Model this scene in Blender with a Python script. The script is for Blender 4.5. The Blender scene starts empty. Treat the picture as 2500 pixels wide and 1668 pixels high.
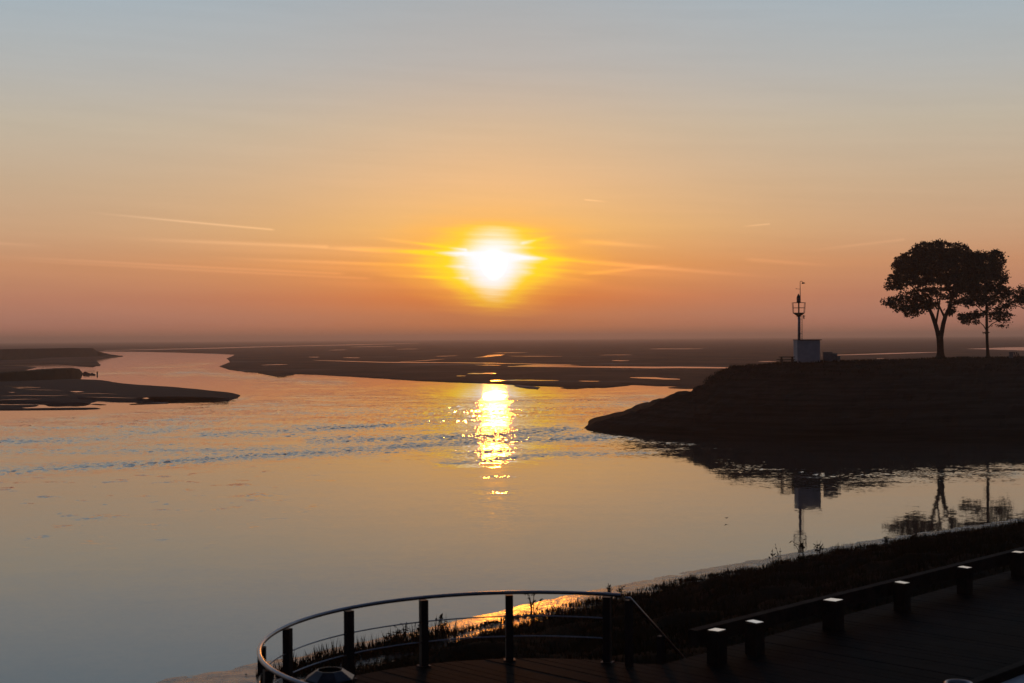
import bpy, math, random
import numpy as np
from mathutils import Vector, Matrix
random.seed(7); rng = np.random.default_rng(7)
S = bpy.context.scene; COL = S.collection
R = math.radians
# ------------------------------------------------------------------ camera
F, K, H = 3472.0, 2500 / 2350.0, 10.6          # focal length in photo pixels, eye height above the water
PITCH, ROLL = R(-0.1485), R(-0.37)
CM = Matrix.Rotation(R(90) + PITCH, 3, 'X') @ Matrix.Rotation(ROLL, 3, 'Z')
cam = bpy.data.cameras.new('camera'); cam_o = bpy.data.objects.new('camera', cam); COL.objects.link(cam_o)
cam_o.matrix_world = Matrix.Translation((0, 0, H)) @ CM.to_4x4()
cam.sensor_width = 36; cam.lens = 36 * F / 2500; cam.clip_start = 0.1; cam.clip_end = 40000
cam.dof.use_dof = True; cam.dof.focus_distance = 165; cam.dof.aperture_fstop = 2.8
S.camera = cam_o

def ray(x, y):                                  # direction seen at a point of the 2350 px wide photo
    return CM @ Vector(((x * K - 1250) / F, (834 - y * K) / F, -1))
def atz(x, y, z=0.0):                           # where that sight line meets height z
    d = ray(x, y); t = (z - H) / d.z; return Vector((d.x * t, d.y * t, z))
def aty(x, y, Y):                               # where it reaches distance Y
    d = ray(x, y); t = Y / d.y; return Vector((d.x * t, Y, H + d.z * t))
def ang(x, y):                                  # azimuth, elevation in degrees
    d = ray(x, y).normalized(); return math.degrees(math.atan2(d.x, d.y)), math.degrees(math.asin(d.z))
SUN_A, SUN_E = ang(1133, 607)

# ------------------------------------------------------------------ node helpers
class NT:
    def __init__(s, tree): s.t = tree; s.n = tree.nodes; s.n.clear()
    def node(s, typ, **kw):
        n = s.n.new(typ)
        for k, v in kw.items(): setattr(n, k, v)
        return n
    def put(s, sock, v):
        if hasattr(v, 'is_output'): s.t.links.new(v, sock)
        elif isinstance(v, (tuple, list)) and len(v) == 3 and sock.type == 'RGBA': sock.default_value = (*v, 1)
        else: sock.default_value = v
    def m(s, op, a, b=0.0, c=None):
        n = s.node('ShaderNodeMath', operation=op); s.put(n.inputs[0], a); s.put(n.inputs[1], b)
        if c is not None: s.put(n.inputs[2], c)
        return n.outputs[0]
    def v(s, op, a, b=(0, 0, 0)):
        n = s.node('ShaderNodeVectorMath', operation=op); s.put(n.inputs[0], a)
        if op == 'SCALE': s.put(n.inputs['Scale'], b)
        else: s.put(n.inputs[1], b)
        return n.outputs['Value'] if op in ('DOT_PRODUCT', 'LENGTH') else n.outputs[0]
    def xyz(s, x, y, z=0.0):
        n = s.node('ShaderNodeCombineXYZ')
        for i, q in enumerate((x, y, z)): s.put(n.inputs[i], q)
        return n.outputs[0]
    def sep(s, v):
        n = s.node('ShaderNodeSeparateXYZ'); s.put(n.inputs[0], v); return n.outputs
    def mix(s, f, a, b, blend='MIX'):
        n = s.node('ShaderNodeMix', data_type='RGBA', blend_type=blend); s.put(n.inputs[0], f); s.put(n.inputs[6], a); s.put(n.inputs[7], b)
        return n.outputs[2]
    def step(s, x, lo, hi, a=0.0, b=1.0):
        n = s.node('ShaderNodeMapRange', interpolation_type='SMOOTHSTEP'); s.put(n.inputs[0], x)
        for i, q in enumerate((lo, hi, a, b)): s.put(n.inputs[1 + i], q)
        return n.outputs[0]
    def noise(s, vec, scale=1.0, detail=3.0, rough=0.5):
        n = s.node('ShaderNodeTexNoise'); s.put(n.inputs['Vector'], vec); s.put(n.inputs['Scale'], scale)
        s.put(n.inputs['Detail'], detail); s.put(n.inputs['Roughness'], rough); return n.outputs
    def ramp(s, f, stops):
        n = s.node('ShaderNodeValToRGB'); s.put(n.inputs[0], f); e = n.color_ramp.elements
        while len(e) < len(stops): e.new(0.5)
        for q, (p, c) in zip(e, stops): q.position = p; q.color = (*c, 1)
        return n.outputs[0]
def lin(*c): return tuple((v / 255 / 12.92) if v / 255 < .04045 else ((v / 255 + .055) / 1.055) ** 2.4 for v in c)

# ------------------------------------------------------------------ sky and sun
W = bpy.data.worlds.new('World'); S.world = W; W.use_nodes = True
T = NT(W.node_tree)
dirv = T.node('ShaderNodeTexCoord').outputs['Generated']
sx, sy, sz = T.sep(dirv)
el = T.m('MULTIPLY', T.m('ARCSINE', sz), 57.2958)
az = T.m('MULTIPLY', T.m('ARCTAN2', sx, sy), 57.2958)
dx = T.m('SUBTRACT', az, SUN_A); dy = T.m('SUBTRACT', el, SUN_E)
te = T.m('SQRT', T.m('DIVIDE', T.m('MAXIMUM', el, 0.0), 90.0))
def E(d): return math.sqrt(d / 90)
cool = T.ramp(te, [(0, lin(146, 102, 86)), (E(.22), lin(162, 112, 94)), (E(.5), lin(174, 119, 101)), (E(.9), lin(178, 124, 105)), (E(1.6), lin(185, 128, 104)), (E(2.9), lin(198, 143, 108)),
                   (E(4.2), lin(200, 160, 127)), (E(6), lin(196, 170, 142)), (E(8.3), lin(190, 179, 161)), (E(10.3), lin(178, 179, 176)),
                   (E(13.8), lin(160, 178, 190)), (E(25), lin(116, 131, 152)), (E(50), lin(84, 108, 142)), (1, lin(66, 90, 126))])
warm = T.ramp(te, [(0, lin(160, 100, 68)), (E(.22), lin(182, 110, 68)), (E(.5), lin(200, 119, 70)), (E(.9), lin(206, 124, 74)), (E(1.6), lin(228, 126, 54)), (E(2.9), lin(248, 158, 62)),
                   (E(4.4), lin(253, 189, 102)), (E(6.2), lin(239, 188, 133)), (E(8.5), lin(212, 182, 150)), (E(11), lin(182, 174, 168)),
                   (E(13.8), lin(167, 167, 168)), (E(25), lin(116, 131, 152)), (E(50), lin(84, 108, 142)), (1, lin(66, 90, 126))])
rw = T.m('SQRT', T.m('ADD', T.m('POWER', T.m('ABSOLUTE', T.m('DIVIDE', dx, 8.8)), 2.0), T.m('POWER', T.m('ABSOLUTE', T.m('DIVIDE', dy, 15.0)), 2.0)))
sky = T.mix(T.m('EXPONENT', T.m('MULTIPLY', T.m('POWER', rw, 1.5), -1.0)), cool, warm)
band = T.noise(T.xyz(T.m('MULTIPLY', dx, 0.16), T.m('ADD', T.m('MULTIPLY', dy, 2.6), T.m('MULTIPLY', dx, 0.10)), 5.7), 1.0, 4.0, 0.6)[0]
bd = T.m('SUBTRACT', band, 0.5)
# thin bright cirrus and condensation trails: (x0, y0, x1, y1, width, strength, fade towards)
TRAILS = [(170, 484, 634, 528, 2.2, .30, 0), (232, 545, 760, 567, 4, .20, 0), (700, 565, 1080, 583, 5, .5, 0), (1060, 582, 1350, 601, 5, .6, 1), (1300, 598, 1840, 641, 4.5, .26, 1),
          (440, 590, 1075, 613, 4, .24, 0), (-200, 577, 800, 629, 3, .15, 0), (-150, 586, 860, 640, 3, .13, 0), (840, 543, 1075, 574, 3.5, .35, 0),
          (1330, 630, 1585, 603, 3.5, .25, 1), (1320, 553, 1560, 571, 4.5, .18, 1), (1338, 458, 1400, 464, 1.6, .22, 1), (1695, 521, 1768, 514, 1.8, .2, 0),
          (1700, 594, 1960, 614, 4, .12, 1), (1830, 578, 2080, 549, 3, .10, 0), (-60, 556, 140, 566, 3, .10, 1), (820, 628, 1080, 640, 4, .22, 0), (1180, 622, 1420, 655, 5, .18, 1), (1190, 598, 1720, 648, 7, .12, 1), (1200, 588, 1640, 622, 5, .14, 1), (430, 600, 1080, 628, 7, .12, 0),
          (200, 552, 1000, 592, 9, .07, 0), (1180, 612, 1560, 640, 4, .16, 1), (600, 560, 1060, 588, 3, .16, 0), (1190, 560, 1290, 538, 4, .3, 1), (1195, 572, 1500, 548, 8, .08, 1), (1190, 640, 1700, 690, 9, .06, 1), (560, 640, 1080, 664, 9, .07, 0)]
tr = None
for (x0, y0, x1, y1, w, k, f) in TRAILS:
    a0, e0 = ang(x0, y0); a1, e1 = ang(x1, y1); L = math.hypot(a1 - a0, e1 - e0); ux, uy = (a1 - a0) / L, (e1 - e0) / L
    p, q = T.m('SUBTRACT', az, a0), T.m('SUBTRACT', el, e0)
    t = T.m('DIVIDE', T.m('MULTIPLY_ADD', p, ux, T.m('MULTIPLY', q, uy)), L)
    d = T.m('DIVIDE', T.m('MULTIPLY_ADD', q, ux, T.m('MULTIPLY', p, -uy)), w * K / F * 57.3)
    g = T.m('EXPONENT', T.m('MULTIPLY', T.m('MULTIPLY', d, d), -1.0))
    fade = T.m('MULTIPLY', T.step(t, 0.0, .6 if f == 0 else .12), T.step(t, .97 if f == 0 else .3, 1.0, 1.0, 0.0))
    g = T.m('MULTIPLY', T.m('MULTIPLY', g, fade), k)
    tr = g if tr is None else T.m('ADD', tr, g)
sky = T.v('SCALE', sky, T.m('ADD', T.m('MULTIPLY_ADD', bd, 0.10, 1.0), tr))
# halo and disc of the low veiled sun, cut by thin bands of cloud
bt = T.m('ADD', T.m('MULTIPLY', bd, -.75), T.m('MULTIPLY', tr, -.85))
dxs = T.m('MULTIPLY', dx, T.m('MULTIPLY_ADD', T.m('MAXIMUM', T.m('MULTIPLY', dy, -1.0), 0.0), 0.32, 1.0))
def ell(rx, ry, wob): return T.m('ADD', T.m('SQRT', T.m('ADD', T.m('POWER', T.m('ABSOLUTE', T.m('DIVIDE', dxs, rx)), 2.0), T.m('POWER', T.m('ABSOLUTE', T.m('DIVIDE', dy, ry)), 2.0))), T.m('MULTIPLY', bt, wob))
sky = T.mix(T.step(ell(5.0, 2.3, .8), .30, 1.15, .75, 0.0), sky, (1.05, .47, .06))
sky = T.mix(T.step(ell(3.2, 1.9, .9), .45, 1.05, 1.0, 0.0), sky, (1.12, .74, .018))
sky = T.v('ADD', sky, T.v('SCALE', (.02, .30, 1.06), T.step(ell(1.5, 1.36, 1.0), .34, 1.2, 1.0, 0.0)))
sky = T.v('ADD', sky, T.v('SCALE', (1.0, .62, .20), T.step(ell(.62, .72, .1), .30, .95, 4.0, 0.0)))
# the half of the sky away from the sun is dusk
sd = (math.sin(R(SUN_A)) * math.cos(R(SUN_E)), math.cos(R(SUN_A)) * math.cos(R(SUN_E)), math.sin(R(SUN_E)))
away = T.step(T.v('DOT_PRODUCT', dirv, sd), 0.0, 0.93, 0.0, 1.0)
sky = T.mix(away, (.036, .047, .075), sky)
nish = T.node('ShaderNodeTexSky', sky_type='NISHITA', sun_disc=False, sun_elevation=R(SUN_E), sun_rotation=R(SUN_A), dust_density=4.0, air_density=1.0)
sky = T.v('ADD', sky, T.v('SCALE', nish.outputs[0], 0.002))
bg = T.node('ShaderNodeBackground'); T.put(bg.inputs[0], sky); bg.inputs[1].default_value = 1.0
T.t.links.new(bg.outputs[0], T.node('ShaderNodeOutputWorld').inputs[0])
W.cycles.sampling_method = 'MANUAL'; W.cycles.sample_map_resolution = 2048
sl = bpy.data.lights.new('sun', 'SUN'); sl.energy = 0.15; sl.color = (1.0, .28, .015); sl.angle = R(1.0)
so = bpy.data.objects.new('sun', sl); COL.objects.link(so); so.rotation_euler = Vector(sd).to_track_quat('Z', 'Y').to_euler(); so.location = (0, 0, 60)
S.view_settings.view_transform = 'Standard'; S.view_settings.look = 'None'; S.view_settings.exposure = 0; S.view_settings.gamma = 1
S.view_settings.use_curve_mapping = False
S.render.engine = 'CYCLES'; C = S.cycles
C.use_denoising = True; C.max_bounces = 5; C.diffuse_bounces = 2; C.glossy_bounces = 3; C.transmission_bounces = 2; C.volume_bounces = 0
C.sample_clamp_indirect = 6; C.caustics_reflective = False; C.caustics_refractive = False

# ------------------------------------------------------------------ materials
def mat(name, base, rough=.8, var=None, vscale=2.0, stretch=(1, 1, 1), bump=0.0, bscale=8.0, metal=0.0, spec=.5):
    M = bpy.data.materials.new(name); M.use_nodes = True; t = NT(M.node_tree)
    pos = t.node('ShaderNodeNewGeometry').outputs['Position']; pos = t.v('MULTIPLY', pos, stretch)
    b = t.node('ShaderNodeBsdfPrincipled'); b.inputs['Roughness'].default_value = rough; b.inputs['Metallic'].default_value = metal
    b.inputs['Specular IOR Level'].default_value = spec
    n = t.noise(pos, vscale, 5.0, .6)[0]
    t.put(b.inputs['Base Color'], t.mix(t.step(n, .35, .65), base, var or tuple(c * .6 for c in base)))
    if bump:
        bp = t.node('ShaderNodeBump'); bp.inputs['Strength'].default_value = 1; bp.inputs['Distance'].default_value = bump
        t.put(bp.inputs['Height'], t.noise(pos, bscale, 6.0, .6)[0]); t.put(b.inputs['Normal'], bp.outputs[0])
    t.t.links.new(b.outputs[0], t.node('ShaderNodeOutputMaterial').inputs[0]); return M
MT = dict(
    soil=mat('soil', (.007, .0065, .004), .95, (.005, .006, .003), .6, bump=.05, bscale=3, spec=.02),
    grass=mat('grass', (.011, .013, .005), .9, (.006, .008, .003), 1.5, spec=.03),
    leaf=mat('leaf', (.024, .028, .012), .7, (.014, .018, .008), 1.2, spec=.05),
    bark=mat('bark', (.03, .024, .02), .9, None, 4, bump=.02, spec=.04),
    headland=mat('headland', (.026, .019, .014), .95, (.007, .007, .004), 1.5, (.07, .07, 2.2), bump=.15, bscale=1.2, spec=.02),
    marsh=mat('marsh', (.05, .04, .02), .95, (.03, .028, .014), .3, bump=.1, bscale=2, spec=.03),
    plank=mat('plank', (.007, .007, .0078), .65, (.0035, .0036, .0042), 1.4, (1, 1, 1), bump=.004, bscale=14, spec=.012),
    timber=mat('timber', (.030, .024, .020), .7, (.016, .013, .012), 3, bump=.004, spec=.015),
    steel=mat('steel', (.22, .23, .26), .28, (.16, .17, .20), 5, metal=1.0),
    darksteel=mat('dark_steel', (.014, .014, .016), .5, None, 5, spec=.15), lidsteel=mat('lid_steel', (.035, .037, .045), .32, None, 5, metal=1.0),
    cap=mat('cap_metal', (.93, .95, .98), .16, (.86, .88, .92), 9, metal=1.0),
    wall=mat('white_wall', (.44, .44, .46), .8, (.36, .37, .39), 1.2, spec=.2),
    roof=mat('hut_roof', (.05, .05, .055), .7), mast=mat('mast_paint', (.25, .25, .29), .6), iron=mat('iron', (.03, .024, .022), .6),
    red=mat('red_glass', (.35, .01, .01), .3), wood=mat('bench_wood', (.018, .013, .010), .9, None, 6),
    grey=mat('grey_metal', (.20, .20, .20), .7, (.15, .15, .15), 2), concrete=mat('concrete', (.34, .35, .37), .7, (.24, .25, .27), 3, bump=.003, bscale=30),
    bird=mat('bird_feathers', (.05, .045, .04), .8), rubble=mat('rubble', (.05, .04, .035), .8, None, 2),
    earth=mat('seabed', (.05, .04, .03), .9), hole=mat('bin_hole', (.008, .008, .008), .9, spec=.05))

def sand_mat():
    M = bpy.data.materials.new('wet_sand'); M.use_nodes = True; t = NT(M.node_tree)
    pos = t.node('ShaderNodeNewGeometry').outputs['Position']
    n1 = t.noise(t.v('MULTIPLY', pos, (.010, .028, .1)), 1.0, 6.0, .6)[0]      # wet and dry reaches
    n2 = t.noise(t.v('MULTIPLY', pos, (.05, .02, .1)), 1.0, 4.0, .6)[0]
    b = t.node('ShaderNodeBsdfPrincipled')
    t.put(b.inputs['Base Color'], t.mix(t.step(n2, .35, .65), (.150, .066, .036), (.085, .040, .024)))
    t.put(b.inputs['Roughness'], t.step(n1, .56, .78, .92, .45)); t.put(b.inputs['Specular IOR Level'], t.step(n1, .56, .78, .02, .4))
    bp = t.node('ShaderNodeBump'); bp.inputs['Distance'].default_value = .12; bp.inputs['Strength'].default_value = .8
    t.put(bp.inputs['Height'], t.noise(t.v('MULTIPLY', pos, (.8, .35, 1)), 1.0, 5.0, .6)[0]); t.put(b.inputs['Normal'], bp.outputs[0])
    t.t.links.new(b.outputs[0], t.node('ShaderNodeOutputMaterial').inputs[0]); return M
MT['sand'] = sand_mat()

MT['darksand'] = mat('dark_sand', (.030, .020, .017), .85, (.020, .014, .012), .08, (1, 2.5, 1), bump=.06, bscale=1.0, spec=.05)
def mud_mat():
    M = bpy.data.materials.new('wet_mud'); M.use_nodes = True; t = NT(M.node_tree)
    pos = t.node('ShaderNodeNewGeometry').outputs['Position']
    b = t.node('ShaderNodeBsdfPrincipled')
    n = t.noise(pos, 1.3, 5.0, .6)[0]
    t.put(b.inputs['Base Color'], t.mix(n, (.060, .044, .034), (.028, .022, .019)))
    t.put(b.inputs['Roughness'], t.step(n, .4, .7, .17, .34)); b.inputs['Specular IOR Level'].default_value = .6
    bp = t.node('ShaderNodeBump'); bp.inputs['Distance'].default_value = .035; bp.inputs['Strength'].default_value = 1
    t.put(bp.inputs['Height'], t.noise(pos, 4.0, 6.0, .6)[0]); t.put(b.inputs['Normal'], bp.outputs[0])
    t.t.links.new(b.outputs[0], t.node('ShaderNodeOutputMaterial').inputs[0]); return M
MT['mud'] = mud_mat()

def water_mat(name='water', fixed=None):
    M = bpy.data.materials.new(name); M.use_nodes = True; t = NT(M.node_tree)
    pos = t.node('ShaderNodeNewGeometry').outputs['Position']
    if fixed is None:
        at = t.node('ShaderNodeAttribute', attribute_name='ripple'); r = at.outputs['Fac']
        at2 = t.node('ShaderNodeAttribute', attribute_name='flecks'); fl = at2.outputs['Fac']
        streak = t.noise(t.v('MULTIPLY', pos, (.055, .16, 1)), 1.0, 5.0, .65)[0]
        r = t.m('MULTIPLY', r, t.step(streak, .30, .68, .25, 1.5))
        fk = t.noise(t.v('MULTIPLY', pos, (.42, .40, 1)), 1.0, 3.0, .55)[0]
        r = t.m('ADD', r, t.m('MULTIPLY', t.step(fk, .585, .70), fl))
    else: r = fixed
    c1 = t.v('SUBTRACT', t.noise(t.v('MULTIPLY', pos, (1.0, 1.4, 1)), 2.6, 3.0, .6)[1], (.5, .5, .5))
    c2 = t.v('SUBTRACT', t.noise(t.v('MULTIPLY', pos, (.30, .5, 1)), 1.0, 2.0, .5)[1], (.5, .5, .5))
    k1 = t.m('MULTIPLY_ADD', r, .9, .018); k2 = t.m('MULTIPLY_ADD', r, .4, .009)
    c3 = t.v('SUBTRACT', t.noise(t.v('MULTIPLY', pos, (.05, .10, 1)), 1.0, 4.0, .65)[1], (.5, .5, .5))
    nv = t.v('ADD', t.v('ADD', t.v('SCALE', c1, k1), t.v('SCALE', c2, k2)), t.v('SCALE', c3, t.m('MULTIPLY', r, .35)))
    nv = t.v('NORMALIZE', t.v('ADD', t.v('MULTIPLY', nv, (.8, 1, 0)), (0, 0, 1)))
    b = t.node('ShaderNodeBsdfPrincipled'); b.inputs['IOR'].default_value = 1.5
    b.inputs['Base Color'].default_value = (.050, .040, .031, 1); b.inputs['Roughness'].default_value = .03
    t.put(b.inputs['Normal'], nv)
    t.t.links.new(b.outputs[0], t.node('ShaderNodeOutputMaterial').inputs[0]); return M
MT['water'] = water_mat(); MT['pool'] = water_mat('pool_water', .03)

# ------------------------------------------------------------------ mesh helpers
class MB:
    def __init__(s): s.v = []; s.f = []
    def add(s, v, f):
        o = len(s.v); s.v += [tuple(q) for q in v]; s.f += [tuple(i + o for i in g) for g in f]; return s
    def box(s, c, sz, rot=None):
        x, y, z = (q / 2 for q in sz); vs = [Vector((a, b, d)) for d in (-z, z) for b in (-y, y) for a in (-x, x)]
        if rot is not None: vs = [rot @ q for q in vs]
        return s.add([Vector(c) + q for q in vs], [(0, 2, 3, 1), (4, 5, 7, 6), (0, 1, 5, 4), (2, 6, 7, 3), (0, 4, 6, 2), (1, 3, 7, 5)])
    def tube(s, pts, rad, n=8, cap=True):
        pts = [Vector(p) for p in pts]; rad = rad if isinstance(rad, (list, tuple)) else [rad] * len(pts); vs = []
        up = None
        for i, p in enumerate(pts):
            d = (pts[min(i + 1, len(pts) - 1)] - pts[max(i - 1, 0)]).normalized()
            if up is None: up = Vector((0, 0, 1)) if abs(d.z) < .9 else Vector((0, 1, 0))
            a = d.cross(up).normalized(); b = a.cross(d).normalized(); up = b
            vs += [p + (a * math.cos(2 * math.pi * k / n) + b * math.sin(2 * math.pi * k / n)) * rad[i] for k in range(n)]
        fs = [(i * n + k, i * n + (k + 1) % n, (i + 1) * n + (k + 1) % n, (i + 1) * n + k) for i in range(len(pts) - 1) for k in range(n)]
        if cap: fs += [tuple(range(n - 1, -1, -1)), tuple(range((len(pts) - 1) * n, len(pts) * n))]
        return s.add(vs, fs)
    def lathe(s, c, prof, n=24, ph=0.0):
        c = Vector(c); vs = [c + Vector((r * math.cos(ph + 2 * math.pi * k / n), r * math.sin(ph + 2 * math.pi * k / n), z)) for r, z in prof for k in range(n)]
        return s.add(vs, [(i * n + k, i * n + (k + 1) % n, (i + 1) * n + (k + 1) % n, (i + 1) * n + k) for i in range(len(prof) - 1) for k in range(n)])
    def build(s, name, m, parent=None, smooth=False, loc=None):
        me = bpy.data.meshes.new(name); me.from_pydata(s.v, [], s.f); me.materials.append(m)
        if smooth: me.polygons.foreach_set('use_smooth', [True] * len(me.polygons))
        me.validate(); me.update(); o = bpy.data.objects.new(name, me); COL.objects.link(o)
        if parent is not None:
            o.parent = parent
            o.matrix_parent_inverse = parent.matrix_basis.inverted()
        return o
def tag(o, label=None, cat=None, group=None, kind=None):
    for k, v in (('label', label), ('category', cat), ('group', group), ('kind', kind)):
        if v: o[k] = v
    return o
def thing(name, loc, label, cat, group=None):
    o = bpy.data.objects.new(name, None); COL.objects.link(o); o.location = loc; o.empty_display_size = .2
    return tag(o, label, cat, group)
def copy_tree(o, loc, rz, label, parent=None):
    c = o.copy(); COL.objects.link(c); c.location = loc; c.rotation_euler.z = rz; c['label'] = label
    def rec(src, dst):
        for ch in [q for q in COL.objects if q.parent == src and q is not dst]:
            k = ch.copy(); COL.objects.link(k); k.parent = dst; rec(ch, k)
    rec(o, c); return c

def nz(x, y, sc, seed=0):                       # cheap smooth value noise, numpy arrays
    x = np.asarray(x, float) * sc + seed * 17.3; y = np.asarray(y, float) * sc + seed * 9.7
    xi, yi = np.floor(x), np.floor(y); fx, fy = x - xi, y - yi; fx = fx * fx * (3 - 2 * fx); fy = fy * fy * (3 - 2 * fy)
    h = lambda a, b: (np.sin(a * 127.1 + b * 311.7 + seed) * 43758.5453) % 1.0
    return (h(xi, yi) * (1 - fx) + h(xi + 1, yi) * fx) * (1 - fy) + (h(xi, yi + 1) * (1 - fx) + h(xi + 1, yi + 1) * fx) * fy - .5
def grid(name, X, Y, Z, m, parent=None, smooth=True, attrs=None):
    r, c = X.shape; idx = np.arange(r * c).reshape(r, c)
    f = np.stack([idx[:-1, :-1], idx[:-1, 1:], idx[1:, 1:], idx[1:, :-1]], -1).reshape(-1, 4)
    me = bpy.data.meshes.new(name); me.from_pydata(np.stack([X, Y, Z], -1).reshape(-1, 3).tolist(), [], f.tolist()); me.materials.append(m)
    if smooth: me.polygons.foreach_set('use_smooth', [True] * len(me.polygons))
    for k, a in (attrs or {}).items():
        q = me.attributes.new(k, 'FLOAT', 'POINT'); q.data.foreach_set('value', a.reshape(-1).astype(np.float32))
    me.update(); o = bpy.data.objects.new(name, me); COL.objects.link(o); o.parent = parent; return o

# ------------------------------------------------------------------ the ground sheet and the water
MB().lathe((0, 0, -1.6), [(0.01, 0), (9300, 0)], 96).build('ground', MT['earth'])['kind'] = 'structure'
MI = np.array(CM.inverted())
def to_photo(X, Y, Z):                          # photo coordinates of world points, to lay traced ripples on the water
    P = np.stack([X, Y, Z - H], -1) @ MI.T
    return (1250 + F * P[..., 0] / -P[..., 2]) / K, (834 - F * P[..., 1] / -P[..., 2]) / K
d_rows = np.concatenate([np.geomspace(24, 50, 20)[:-1], np.geomspace(50, 84, 70)[:-1], np.arange(84, 176, .22), np.geomspace(176.5, 520, 130)[:-1], np.geomspace(520, 9000, 60)])
a_cols = np.radians(np.concatenate([np.linspace(-85, -24, 16)[:-1], np.linspace(-23, 23, 560)[:-1], np.linspace(24, 85, 16)]))
A, D = np.meshgrid(a_cols, d_rows)
WX, WY = D * np.tan(np.clip(A, -1.3, 1.3)), D.copy()
far = np.abs(A) > R(24); WX[far] = (D * np.sin(A))[far] / math.cos(R(24)); WY[far] = (D * np.cos(A))[far] / math.cos(R(24))
PX, PY = to_photo(WX, WY, np.zeros_like(WX))
BANDS = [([(-60, 1088), (0, 1083), (300, 1066), (560, 1047), (800, 1034), (1000, 1020), (1200, 1010), (1420, 1004)], 6, .75),
         ([(-60, 1014), (0, 1012), (200, 1005), (350, 992), (480, 972), (560, 955)], 8, .6), ([(-40, 1040), (300, 1024), (640, 1008)], 7, .3),
         ([(440, 997), (600, 992), (800, 982), (1000, 966), (1100, 962)], 5, .85), ([(380, 965), (520, 945), (560, 938)], 4, .6),
         ([(920, 950), (1100, 945), (1250, 940), (1500, 922)], 4, .8), ([(1000, 937), (1250, 922), (1520, 912)], 5, .55),
         ([(700, 1012), (1080, 1002), (1320, 986)], 6, .9), ([(980, 962), (1120, 958), (1300, 950)], 3.5, .9), ([(1040, 925), (1130, 922), (1240, 918)], 3, .7), ([(1050, 1040), (1140, 1036), (1230, 1030)], 4, .6), ([(380, 858), (450, 853), (520, 862), (640, 872), (800, 880)], 3.5, .7),
         ([(200, 857), (300, 856), (420, 860)], 2.5, .4), ([(300, 846), (400, 840), (490, 834)], 2, .4), ([(0, 972), (250, 955), (470, 935), (590, 908)], 3, .35),
         ([(1340, 997), (1480, 1013), (1650, 1022), (1850, 1020)], 6, .28), ([(1500, 1030), (1700, 1027)], 5, .22),
         ([(1000, 1063), (1090, 1060), (1250, 1043), (1400, 1040), (1500, 1040)], 4, .6), ([(1020, 1052), (1200, 1036)], 6, .25),
         ([(560, 880), (800, 895), (1000, 900)], 7, .15), ([(560, 1138), (645, 1136)], 2, .6), ([(340, 1204), (372, 1205)], 1.5, .4),
         ([(180, 1192), (240, 1187), (280, 1186)], 1.6, .4), ([(1650, 1062), (1760, 1078), (1900, 1090), (2350, 1085)], 9, .22)]
rip = np.zeros_like(WX)
for pts, sg, k in BANDS:
    pts = np.array(pts, float); yy = np.interp(PX, pts[:, 0], pts[:, 1])
    endf = np.clip((PX - pts[0, 0] + 25) / 50, 0, 1) * np.clip((pts[-1, 0] + 25 - PX) / 50, 0, 1)
    rip = np.maximum(rip, k * np.exp(-(np.abs(PY - yy) / (1.6 * sg)) ** 1.2) * endf * (WY > 20))
ya = np.interp(PX, [-400, 0, 300, 560, 800, 1000, 1200, 1420, 1600], [1096, 1083, 1068, 1050, 1038, 1040, 1044, 1030, 1024])
yt = np.interp(PX, [-400, 0, 300, 560, 700, 900, 1100, 1300, 1600], [960, 966, 950, 915, 890, 892, 916, 916, 908])
body = np.clip((PY - yt) / 22, 0, 1) * np.clip((ya + 4 - PY) / 14, 0, 1)
tex = (.62 + .9 * nz(WX * .30, WY, .13, 13) + .8 * nz(WX * .22 + .2 * WY, WY, .33, 14) + .5 * nz(WX, WY, .03, 3)).clip(.12, 1.3)
rip = np.maximum(rip, .46 * body * tex * np.clip((1600 - PX) / 250, .25, 1))
rip = np.maximum(rip, .55 * np.exp(-((PY - 1095) / 2.2) ** 2) * np.exp(-((PX - 1143) / 34) ** 2))
rip = np.maximum(rip, .10 * np.exp(-((PY - 1150) / 55) ** 2) * np.exp(-((PX - 1140) / 60) ** 2))
rip[PY < 800] = .05
fleck = .95 * np.clip((PY - 1045) / 25, 0, 1) * np.clip((1270 - PY) / 90, 0, 1) * np.clip((820 - PX) / 450, 0, 1)
fleck = np.maximum(fleck, .35 * np.clip((PY - 1035) / 10, 0, 1) * np.clip((1075 - PY) / 12, 0, 1) * np.clip((1500 - PX) / 120, 0, 1))
WZ = rip * (.052 * nz(WX * 1.7 + .3 * WY, WY, 1.35, 21) + .032 * nz(WX * 1.5 - .3 * WY, WY, 2.5, 22)) * (.55 + .9 * np.clip(nz(WX * .5, WY, .16, 23) + .5, 0, 1))
WZ *= 5.2 * np.clip((300 - WY) / 100, 0, 1)
grid('water', WX, WY, WZ, MT['water'], attrs=dict(ripple=rip, flecks=fleck))['kind'] = 'structure'

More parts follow.
